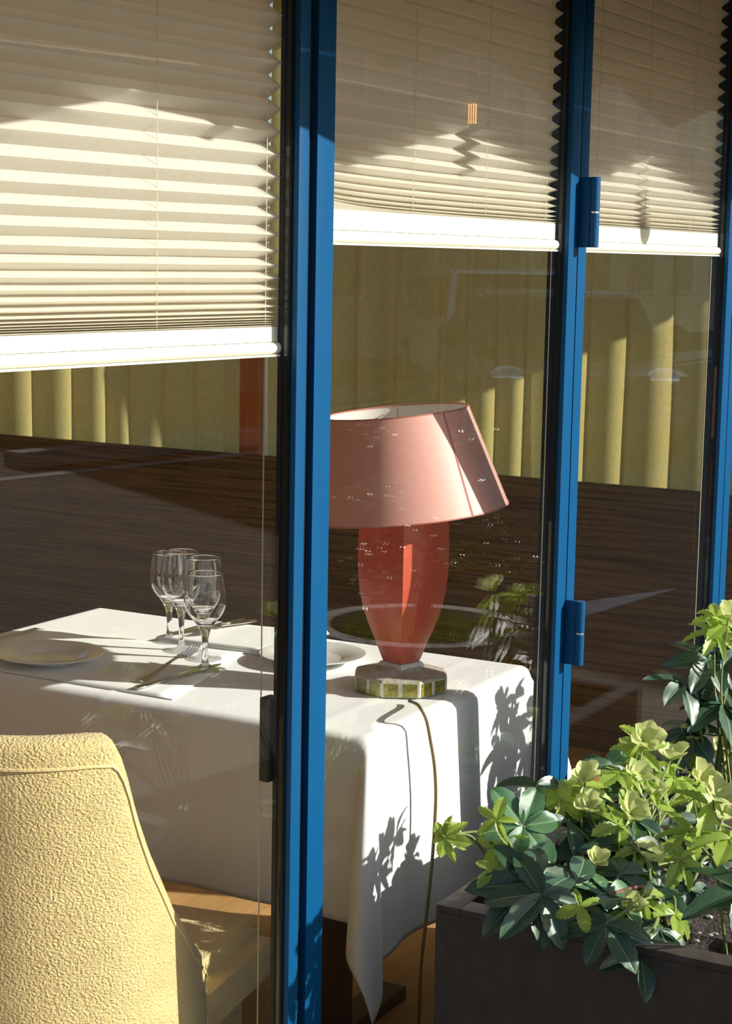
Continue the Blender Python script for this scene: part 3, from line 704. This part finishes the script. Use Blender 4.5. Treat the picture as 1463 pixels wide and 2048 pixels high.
def hellebore(label, foot, items):
    t = thing('hellebore_plant', label, 'plant', foot, group='hellebores in the window planter')
    bg_, br = bmesh.new(), bmesh.new()
    for it in items:
        kind, px, py, Y = it[:4]; pos = ony(px, py, Y); kw = dict(it[4]) if len(it) > 4 else {}
        kw['s'] = kw.get('s', {'D': .075, 'M': .06, 'B': .045, 'F': .026}[kind]) * {'D': 1.22, 'M': 1.34, 'B': 1.15, 'F': 1.15}[kind]
        f = Vector(foot) + Vector((rnd.uniform(-.03, .03), rnd.uniform(-.03, .03), 0))
        nr = kw.get('n', (rnd.uniform(-.5, .1), rnd.uniform(-.6, -.1), .8)); st = kw.get('st', rnd.uniform(0, 6))
        ft = kw.get('foot', f); ft = ony(*ft) if isinstance(ft, tuple) else ft
        if kind == 'D': rosette(t, bg_, ft, pos, nr, kw.get('k', 6), kw.get('s', .075), DARK, st)
        elif kind == 'M': rosette(t, br, ft, pos, nr, kw.get('k', 6), kw.get('s', .06), MID, st, dip=kw.get('dip', -.12), stem=.0034)
        elif kind == 'B': rosette(t, bg_, ft, pos, nr, kw.get('k', 5) + 1, kw.get('s', .045), BRACT, st, name='bract', dip=kw.get('dip', .1), stem=.0024)
        elif kind == 'F':
            rosette(t, bg_, ft, pos, nr, 5, kw.get('s', .026), SEPAL, st, name='sepal', dip=kw.get('dip', -.45), stem=.0022)
            rosette(t, bg_, None, pos - Vector(nr).normalized() * .012, nr, 3, kw.get('s', .026) * 1.5, BRACT, st + .5, name='bract', dip=.25)
    for bm, m in ((bg_, 'stem_green'), (br, 'stem_red')):
        if len(bm.verts): fin(bm, 'stem', m, t, angle=60)
        else: bm.free()
    return t
SZ = PZ - .045
def ft(x, y): return (x, y, SZ)
hellebore('hellebore with a grey-green five-leaf rosette on a red stem at the planter corner', ft(2.56, 1.06), [
    ('M', 1046, 1652, 1.085, dict(n=(-.62, -.50, .60), st=.25, k=6, s=.052)),
    ('B', 992, 1640, 1.10, dict(n=(-.8, -.2, .5), k=4, s=.034, st=2.5)), ('B', 1000, 1690, 1.11, dict(n=(-.7, .1, .3), k=4, s=.045, st=4)),
    ('D', 1072, 1572, 1.14, dict(n=(-.4, -.2, .85), k=3, s=.055, st=2.7))])
hellebore('hellebore with dark leaves spread low over the soil', ft(2.50, 1.0), [
    ('D', 1062, 1768, 1.02, dict(n=(-.55, -.45, .70), st=.35, k=7, s=.082)), ('D', 1085, 1790, .99, dict(n=(-.5, -.4, .75), st=.9, k=6, s=.07)),
    ('B', 985, 1738, 1.08, dict(k=3, s=.03, n=(-.6, -.3, .7)))])
hellebore('hellebore with a single flower bud leaning out to the left over the rim', ft(2.60, 1.13), [
    ('B', 890, 1675, 1.165, dict(n=(-.9, .1, .35), st=.6, k=6, s=.034, foot=(992, 1742, 1.13), dip=.2)), ('F', 900, 1668, 1.165, dict(n=(-.7, -.2, .7), s=.018, foot=(992, 1742, 1.13)))])
hellebore('hellebore with pale green bracts in the middle of the planter', ft(2.66, 1.02), [
    ('B', 1120, 1600, 1.10, dict(k=6, s=.050)), ('F', 1170, 1560, 1.08, dict(s=.030)), ('B', 1165, 1585, 1.09, dict(k=6, s=.05)), ('F', 1175, 1620, 1.06, dict(s=.028)),
    ('D', 1135, 1640, 1.08, dict(k=5, s=.065)), ('D', 1190, 1665, 1.04, dict(k=6, s=.07)), ('B', 1200, 1735, 1.0, dict(k=5, s=.038)), ('F', 1190, 1725, .99, dict(s=.024)),
    ('D', 1180, 1800, .97, dict(k=6, s=.07)), ('D', 1145, 1600, 1.11, dict(k=5, s=.06)), ('M', 1165, 1655, 1.07, dict(k=5, s=.045)), ('D', 1225, 1690, 1.02, dict(k=6, s=.07)), ('M', 1210, 1540, 1.10, dict(k=5, s=.045))])
hellebore('tallest hellebore with lime green flowers at the right of the planter', ft(2.80, 1.0), [
    ('F', 1285, 1480, 1.06, dict(s=.036, n=(-.6, -.5, .6))), ('B', 1275, 1500, 1.07, dict(k=6, s=.05)), ('F', 1262, 1560, 1.04, dict(s=.032)), ('B', 1240, 1545, 1.05, dict(k=6, s=.045)),
    ('F', 1300, 1590, 1.02, dict(s=.034)), ('B', 1295, 1560, 1.03, dict(k=6, s=.05)), ('D', 1225, 1530, 1.08, dict(k=5, s=.05)), ('D', 1270, 1640, 1.0, dict(k=6, s=.06)),
    ('F', 1262, 1630, 1.0, dict(s=.032)), ('B', 1235, 1650, 1.0, dict(k=5, s=.05)), ('F', 1340, 1520, 1.04, dict(s=.034)), ('B', 1350, 1560, 1.02, dict(k=6, s=.05))])
hellebore('hellebore with lime green bracts near the front rim of the planter', ft(2.62, .92), [
    ('B', 1275, 1700, .96, dict(k=6, s=.05)), ('F', 1290, 1720, .95, dict(s=.03)), ('D', 1240, 1750, .95, dict(k=6, s=.07)), ('D', 1300, 1770, .93, dict(k=6, s=.07)),
    ('B', 1160, 1812, .93, dict(k=3, s=.032, n=(-.8, -.3, .4))), ('D', 1150, 1770, .98, dict(k=6, s=.07)), ('D', 1265, 1690, .97, dict(k=6, s=.07)), ('M', 1215, 1790, .94, dict(k=5, s=.045)), ('F', 1255, 1815, .91, dict(s=.028)), ('B', 1280, 1800, .91, dict(k=5, s=.045)), ('D', 1210, 1850, .90, dict(k=6, s=.065)),
    ('D', 1320, 1860, .87, dict(k=6, s=.065)), ('B', 1350, 1830, .87, dict(k=5, s=.045)), ('D', 1280, 1910, .86, dict(k=5, s=.06)), ('B', 1360, 1720, .92, dict(k=6, s=.05))])
hellebore('hellebore with dark leaves at the far right end of the picture', ft(2.98, .95), [
    ('D', 1400, 1640, .98, dict(k=7, s=.07)), ('B', 1390, 1590, 1.0, dict(k=6, s=.05)), ('F', 1400, 1560, 1.0, dict(s=.034)), ('D', 1420, 1720, .93, dict(k=7, s=.07)),
    ('B', 1430, 1670, .95, dict(k=6, s=.05)), ('F', 1445, 1640, .95, dict(s=.03)), ('D', 1440, 1800, .90, dict(k=7, s=.07)), ('B', 1450, 1770, .90, dict(k=6, s=.05)), ('D', 1380, 1780, .90, dict(k=6, s=.065))])
hellebore('hellebore with dark leaves close to the glass under the right window leaf', ft(3.05, 1.1), [
    ('D', 1330, 1560, 1.15, dict(k=6, s=.07)), ('D', 1250, 1600, 1.14, dict(k=6, s=.06)), ('B', 1420, 1540, 1.13, dict(k=6, s=.05)), ('D', 1400, 1600, 1.12, dict(k=6, s=.07)), ('D', 1150, 1690, 1.12, dict(k=6, s=.06)), ('F', 1380, 1480, 1.12, dict(s=.034)), ('B', 1370, 1500, 1.13, dict(k=6, s=.05)), ('F', 1450, 1500, 1.10, dict(s=.034)), ('D', 1440, 1560, 1.12, dict(k=7, s=.07)), ('D', 1300, 1520, 1.15, dict(k=6, s=.06)), ('D', 1210, 1600, 1.13, dict(k=6, s=.06))])

def xyp(kind, x, y, z, **kw):                   # the same by place instead of by pixel
    v = Vector((x, y, z)) - CAM; d = v.dot(FW); return (kind, CX + FPX * v.dot(RT) / d, CY - FPX * v.dot(UP) / d, y, kw)
hellebore('hellebore with lime green bracts at the street side of the planter', ft(2.52, .74), [
    xyp('B', 2.36, .72, .80, k=6, s=.05), xyp('F', 2.40, .76, .84, s=.034), xyp('D', 2.38, .70, .72, k=6, s=.08), xyp('B', 2.44, .68, .86, k=6, s=.05), xyp('F', 2.46, .66, .90, s=.034), xyp('D', 2.50, .66, .76, k=7, s=.08), xyp('B', 2.56, .72, .84, k=6, s=.05), xyp('B', 2.42, .80, .78, k=6, s=.045)])
hellebore('hellebore with dark leaves at the street side of the planter', ft(2.78, .74), [
    xyp('D', 2.70, .70, .78, k=7, s=.08), xyp('B', 2.74, .68, .86, k=6, s=.05), xyp('F', 2.80, .72, .90, s=.034), xyp('D', 2.88, .68, .76, k=7, s=.08), xyp('B', 2.66, .66, .80, k=6, s=.05)])

hellebore('tall hellebore close to the glass at the right edge, shading the tablecloth', ft(3.38, 1.05), [
    xyp('B', 3.37, 1.08, 0.87, k=6, s=.05), xyp('F', 3.39, 1.06, 0.90, s=.034), xyp('D', 3.40, 1.10, 0.81, k=7, s=.075), xyp('D', 3.46, 1.05, 0.83, k=7, s=.075), xyp('B', 3.44, 1.10, 0.89, k=6, s=.05),
    xyp('D', 3.38, 1.06, 0.73, k=7, s=.08), xyp('B', 3.51, 1.02, 0.79, k=6, s=.05), xyp('D', 3.50, 1.10, 0.75, k=7, s=.08), xyp('F', 3.54, 1.08, 0.85, s=.034), xyp('D', 3.44, .98, 0.69, k=7, s=.08), xyp('D', 3.34, 1.13, 0.77, k=6, s=.07), xyp('D', 3.36, 1.12, 0.67, k=6, s=.07)])
# pale grit lying on the soil
bm = bmesh.new()
for i in range(260):
    x, y = rnd.uniform(.045, .9), rnd.uniform(.05, ly - .045)
    z = lz - .045 + .022 * noise.noise((x * 14, y * 14, 3)) + .010 * noise.noise((x * 50, y * 50, 7))
    bmesh.ops.create_icosphere(bm, subdivisions=1, radius=rnd.uniform(.002, .0055), matrix=Matrix.Translation((x, y, z + .001)) @ Matrix.Diagonal((1, 1.3, .7, 1)))
gr = fin(bm, 'grit', 'concrete', pl); gr['kind'] = 'stuff'

# ================================================================== AWNING AND BULBS (they shade the upper glass)
aw = thing('awning', 'dark canvas awning with a pointed valance above the windows', 'awning', (0, 0, 0))
AY = 0.796; ZP, ZV = 2.065, 1.978; X0 = 2.91 - .86 * 5; PIT = .86
bm = bmesh.new()
c0 = [bm.verts.new(p) for p in ((X0 - .43, AY, ZP + .05), (6.6, AY, ZP + .05), (6.6, 1.279, 2.58), (X0 - .43, 1.279, 2.58))]
bm.faces.new(c0); cn = fin(bm, 'canopy', 'awning_canvas', aw); cn.modifiers.new('t', 'SOLIDIFY').thickness = .004
pm = None
k = 0; x = X0
while x < 6.2:      # each pennant hangs between two bulbs
    if pm is None:
        bm = bmesh.new(); vs_ = [bm.verts.new(p) for p in ((0, 0, ZP + .048), (PIT - .001, 0, ZP + .048), (PIT - .001, 0, ZP), (PIT * .53, 0, ZV), (0, 0, ZP))]
        bm.faces.new(vs_); r = bmesh.ops.extrude_face_region(bm, geom=list(bm.faces)); bmesh.ops.translate(bm, verts=[v for v in r['geom'] if isinstance(v, bmesh.types.BMVert)], vec=(0, .003, 0))
        po = pm = fin(bm, 'pennant', 'awning_canvas', aw)
    else: po = pm.copy(); COL.objects.link(po); po.parent = aw
    po.location = (x, AY, 0); x += PIT; k += 1
for bx_, bz_, lab in ((2.92, 1.985, 'glass festoon bulb hanging from the awning, casting the shadow on the middle blind'), (2.22, 2.01, 'glass festoon bulb hanging from the awning above the left window leaf'),
                      (3.74, 1.878, 'glass festoon bulb hanging lowest from the awning, mirrored at the top of the middle pane')):
    bulb = thing('festoon_bulb', lab, 'bulb', (bx_, AY + .02, bz_), group='festoon bulbs under the awning')
    lathe('bulb_glass', [(0, 0), (.012, .002), (.023, .012), (.029, .028), (.029, .042), (.022, .062), (.014, .075), (.0135, .077), (.0125, .077), (.013, .075), (.021, .0615), (.028, .042), (.028, .028), (.0222, .0125), (.0118, .003), (0, .001)], 'crystal', bulb, 28, angle=60)
    lathe('socket', [(0, .078), (.016, .078), (.017, .083), (.017, .100), (.006, .105), (0, .105)], 'black_rubber', bulb, 20)
    for sx in (-.006, .006): tube('filament', [(sx, 0, .016), (sx, 0, .060)], .0016, 'filament', bulb, n=6)
    if ZP + .064 - bz_ > .11: tube('cable', [(0, 0, .105), (0, 0, ZP + .064 - bz_)], .004, 'black_rubber', bulb)

# ================================================================== STREET SEEN ONLY AS REFLECTION IN THE PANES
def car(name, label, pos, rz, m, L, Wd, H, nose, belt, rail):
    """car facing -x; origin on the ground under its nose centre"""
    t = thing(name, label, 'car', pos, rz)
    side = [(0, .28 * H), (.02 * L, .52 * H), (nose * L, belt * H), (.97 * L, belt * H * 1.04), (L, .5 * H), (.985 * L, .2 * H), (.03 * L, .17 * H)]
    bm = bmesh.new(); hw = Wd / 2
    rings = [[bm.verts.new((x, y * hw * (1 if z < .6 * H else .96), z)) for x, z in side] for y in (-1, 1)]
    n = len(side)
    for k in range(n): bm.faces.new((rings[0][k], rings[0][(k + 1) % n], rings[1][(k + 1) % n], rings[1][k]))
    bm.faces.new(rings[0][::-1]); bm.faces.new(rings[1])
    bmesh.ops.bevel(bm, geom=list(bm.edges), offset=.05, segments=3, affect='EDGES'); fin(bm, 'body', m, t, angle=40)
    zb = belt * H - .02; top = [((nose - .01) * L, zb), (rail * L, H - .04), (rail * L + .12 * L, H), (.86 * L, H - .02), (.965 * L, zb)]
    bm = bmesh.new(); rings = [[bm.verts.new((x, s * hw * (.95 if z < .75 * H else .80), z)) for x, z in top] for s in (-1, 1)]; n = len(top)
    for k in range(n): bm.faces.new((rings[0][k], rings[0][(k + 1) % n], rings[1][(k + 1) % n], rings[1][k]))
    bm.faces.new(rings[0][::-1]); bm.faces.new(rings[1])
    bmesh.ops.bevel(bm, geom=list(bm.edges), offset=.04, segments=2, affect='EDGES'); cab = fin(bm, 'cabin', m, t, angle=40)
    def at(x, z, s): f = (z - zb) / (H - zb); return (x, s * hw * (.955 - .15 * f * 1.0) + s * .012, z)
    for s in (-1, 1):
        a, b_ = zb + .06, H - .12
        for x0, x1, x2, x3 in (((nose + .07) * L, .50 * L, .50 * L, (rail + .06) * L), (.53 * L, .74 * L, .74 * L, .53 * L), (.77 * L, .91 * L, .85 * L, .77 * L)):
            q = [at(x0, a, s), at(x1, a, s), at(x2, b_, s), at(x3, b_, s)]
            V = q + [(p[0], p[1] - s * .02, p[2]) for p in q]
            pyd('side_window', V, [(0, 1, 2, 3), (7, 6, 5, 4), (0, 4, 5, 1), (1, 5, 6, 2), (2, 6, 7, 3), (3, 7, 4, 0)], 'car_glass', cab)
        mo = bmesh.new(); bmesh.ops.create_icosphere(mo, subdivisions=2, radius=.13, matrix=Matrix.Translation(((nose + .07) * L, s * (hw + .10), zb + .14)) @ Matrix.Diagonal((.7, 1, .9, 1))); fin(mo, 'wing_mirror', 'black_rubber', t, True)
        bm = bmesh.new(); bmesh.ops.create_uvsphere(bm, u_segments=16, v_segments=10, radius=.16, matrix=Matrix.Translation((.055 * L, s * hw * .72, .50 * H)) @ Matrix.Diagonal((.9, 1.1, .6, 1))); fin(bm, 'headlight', 'chrome', t, True)
        for xw in (.19 * L, .80 * L):
            bm = bmesh.new(); addlathe(bm, [(0, -.11), (.2, -.11), (.30, -.10), (.32, -.06), (.32, .06), (.30, .10), (.2, .11), (0, .11)], 28)
            bmesh.ops.transform(bm, matrix=Matrix.Translation((xw, s * (hw - .08), .30)) @ Matrix.Rotation(PI / 2, 4, 'X'), verts=bm.verts); wo = fin(bm, 'wheel', 'black_rubber', t, angle=40)
            bm = bmesh.new(); addlathe(bm, [(0, -.125), (.19, -.115), (.2, -.10), (.2, .10), (.19, .115), (0, .125)], 20)
            bmesh.ops.transform(bm, matrix=Matrix.Translation((xw, s * (hw - .08), .30)) @ Matrix.Rotation(PI / 2, 4, 'X'), verts=bm.verts); fin(bm, 'hubcap', 'steel_dull', wo, angle=40)
    def at2(y, f): return ((nose * L - .01 * L + (rail * L - nose * L + .01 * L) * f) - .015, y * hw * (.88 - .14 * f), zb + (H - .04 - zb) * f + .012)
    q = [at2(-1, .10), at2(1, .10), at2(1, .93), at2(-1, .93)]; V = q + [(p[0] + .03, p[1], p[2] - .02) for p in q]
    pyd('windshield', V, [(0, 1, 2, 3), (7, 6, 5, 4), (0, 4, 5, 1), (1, 5, 6, 2), (2, 6, 7, 3), (3, 7, 4, 0)], 'car_glass', cab)
    box('grille', (-.012, -hw * .55, .33 * H), (.05, hw * .55, .47 * H), 'black_rubber', t, bev=.01)
    box('bumper', (-.03, -hw * .92, .17 * H), (.10, hw * .92, .31 * H), m, t, bev=.03)
car('parked_van', 'white van parked across the street, mirrored in the middle and right panes', (18.1, -5.3, -.02), math.radians(-36), 'car_white', 4.5, 1.85, 1.52, .18, .60, .27)
car('parked_car', 'dark brown car parked nearer, mirrored beside the right blue stile', (13.3, -2.75, -.02), math.radians(-31), 'car_dark', 4.2, 1.75, 1.36, .28, .62, .42)
# painted road marks
def mark(name, label, pts):
    V = [(x, y, -.018) for x, y in pts] + [(x, y, -.0205) for x, y in pts]; n = len(pts)
    tag(pyd(name, V, [tuple(range(n))] + [(i, i + n, (i + 1) % n + n, (i + 1) % n) for i in range(n)], 'road_paint'), label, 'road marking')
mark('road_arrow', 'white painted arrow head on the asphalt, mirrored at the right', [(7.2, -.46), (8.5, -.30), (7.75, -.62), (7.6, -.52), (6.6, -.66), (6.5, -.54)])
mark('road_stripe', 'white painted wedge on the asphalt, mirrored behind the wine glasses', [(7.0, -2.6), (9.8, -4.2), (9.4, -4.6), (8.0, -3.5)])
mark('road_line', 'long white painted line along the street, mirrored in the panes', [(8, -6.95), (60, -6.95), (60, -7.08), (8, -7.08)])
tag(box('kerb', (9, -7.6, -.02), (70, -7.4, .10), 'concrete'), 'pale concrete kerb across the street', 'kerb', kind=ST)
# round planter with an olive tree
rp = thing('round_planter', 'round pale concrete planter on the pavement, mirrored behind the lamp', 'planter', (5.12, .0, -.02))
lathe('bowl', [(0, 0), (.22, 0), (.32, .34), (.355, .40), (.355, .43), (.295, .43), (.285, .38), (0, .37)], 'concrete', rp, 48)
bm = bmesh.new()
for i in range(700):
    a, r = rnd.uniform(0, 2 * PI), .27 * math.sqrt(rnd.random()); h = rnd.uniform(.04, .10); d = rnd.uniform(0, 2 * PI)
    p = Vector((r * math.cos(a), r * math.sin(a), .37)); e = Vector((math.cos(d), math.sin(d), 0)) * .006
    bm.faces.new([bm.verts.new(q) for q in (p - e, p + e, p + Vector((rnd.uniform(-.03, .03), rnd.uniform(-.03, .03), h)))])
go = fin(bm, 'grass', 'grass', rp); go['kind'] = 'stuff'
ot = thing('olive_tree', 'slim olive tree in the round planter, its leaves glinting in the panes', 'tree', (5.12, .0, .36))
trunk = spline([(0, 0, 0), (.03, .02, .3), (-.02, .03, .5), (.02, -.02, .72)], 6); tube('trunk', trunk, [.032 - .0008 * i for i in range(len(trunk))], 'bark', ot, n=10)
bm = bmesh.new(); bl = bmesh.new()
for i in range(26):
    a = rnd.uniform(0, 2 * PI); z0 = rnd.uniform(.10, .62); r = rnd.uniform(.2, .5); end = Vector((r * math.cos(a), r * math.sin(a), z0 + rnd.uniform(-.05, .16)))
    pts = spline([(0, 0, z0), end * .5 + Vector((0, 0, z0 * .5 + .05)), end], 5); addtube(bm, pts, [.008 - .0006 * k for k in range(len(pts))], 5)
    for p in pts[2:]:
        for q in range(14):
            d = Vector((rnd.uniform(-1, 1), rnd.uniform(-1, 1), rnd.uniform(-.6, .8))).normalized(); s = d.orthogonal().normalized(); c = p + d * rnd.uniform(.0, .05); l = rnd.uniform(.016, .030)
            bl.faces.new([bl.verts.new(v) for v in (c, c + d * l * .5 + s * .0035, c + d * l, c + d * l * .5 - s * .0035)])
fin(bm, 'branches', 'bark', ot); lo = fin(bl, 'foliage', 'olive_leaf', ot); lo['kind'] = 'stuff'
# house row across the street
def house(name, label, x0, x1, y, h, cols, rows_, m):
    t = thing(name, label, 'building', (x0, y, -.02))
    box('wall', (0, -6, 0), (x1 - x0, 0, h), m, t); box('cornice', (-.1, -.02, h), (x1 - x0 + .1, .25, h + .35), 'facade_trim', t)
    wdt = (x1 - x0) / cols
    for i in range(cols):
        for j in range(rows_):
            z0 = .9 + j * 3.1; c = wdt * (i + .5)
            f = box('window_frame', (c - .62, .001, z0), (c + .62, .06, z0 + 1.9), 'facade_trim', t); box('pane', (c - .5, .061, z0 + .1), (c + .5, .07, z0 + 1.8), 'window_dark', f)
house('town_house', 'stone town house across the street with tall windows, nearer one', 13, 31, -11.5, 9.5, 7, 3, 'stone_facade')
house('town_house', 'plastered town house across the street further down', 31.3, 60, -11.5, 8.5, 11, 2, 'plaster')
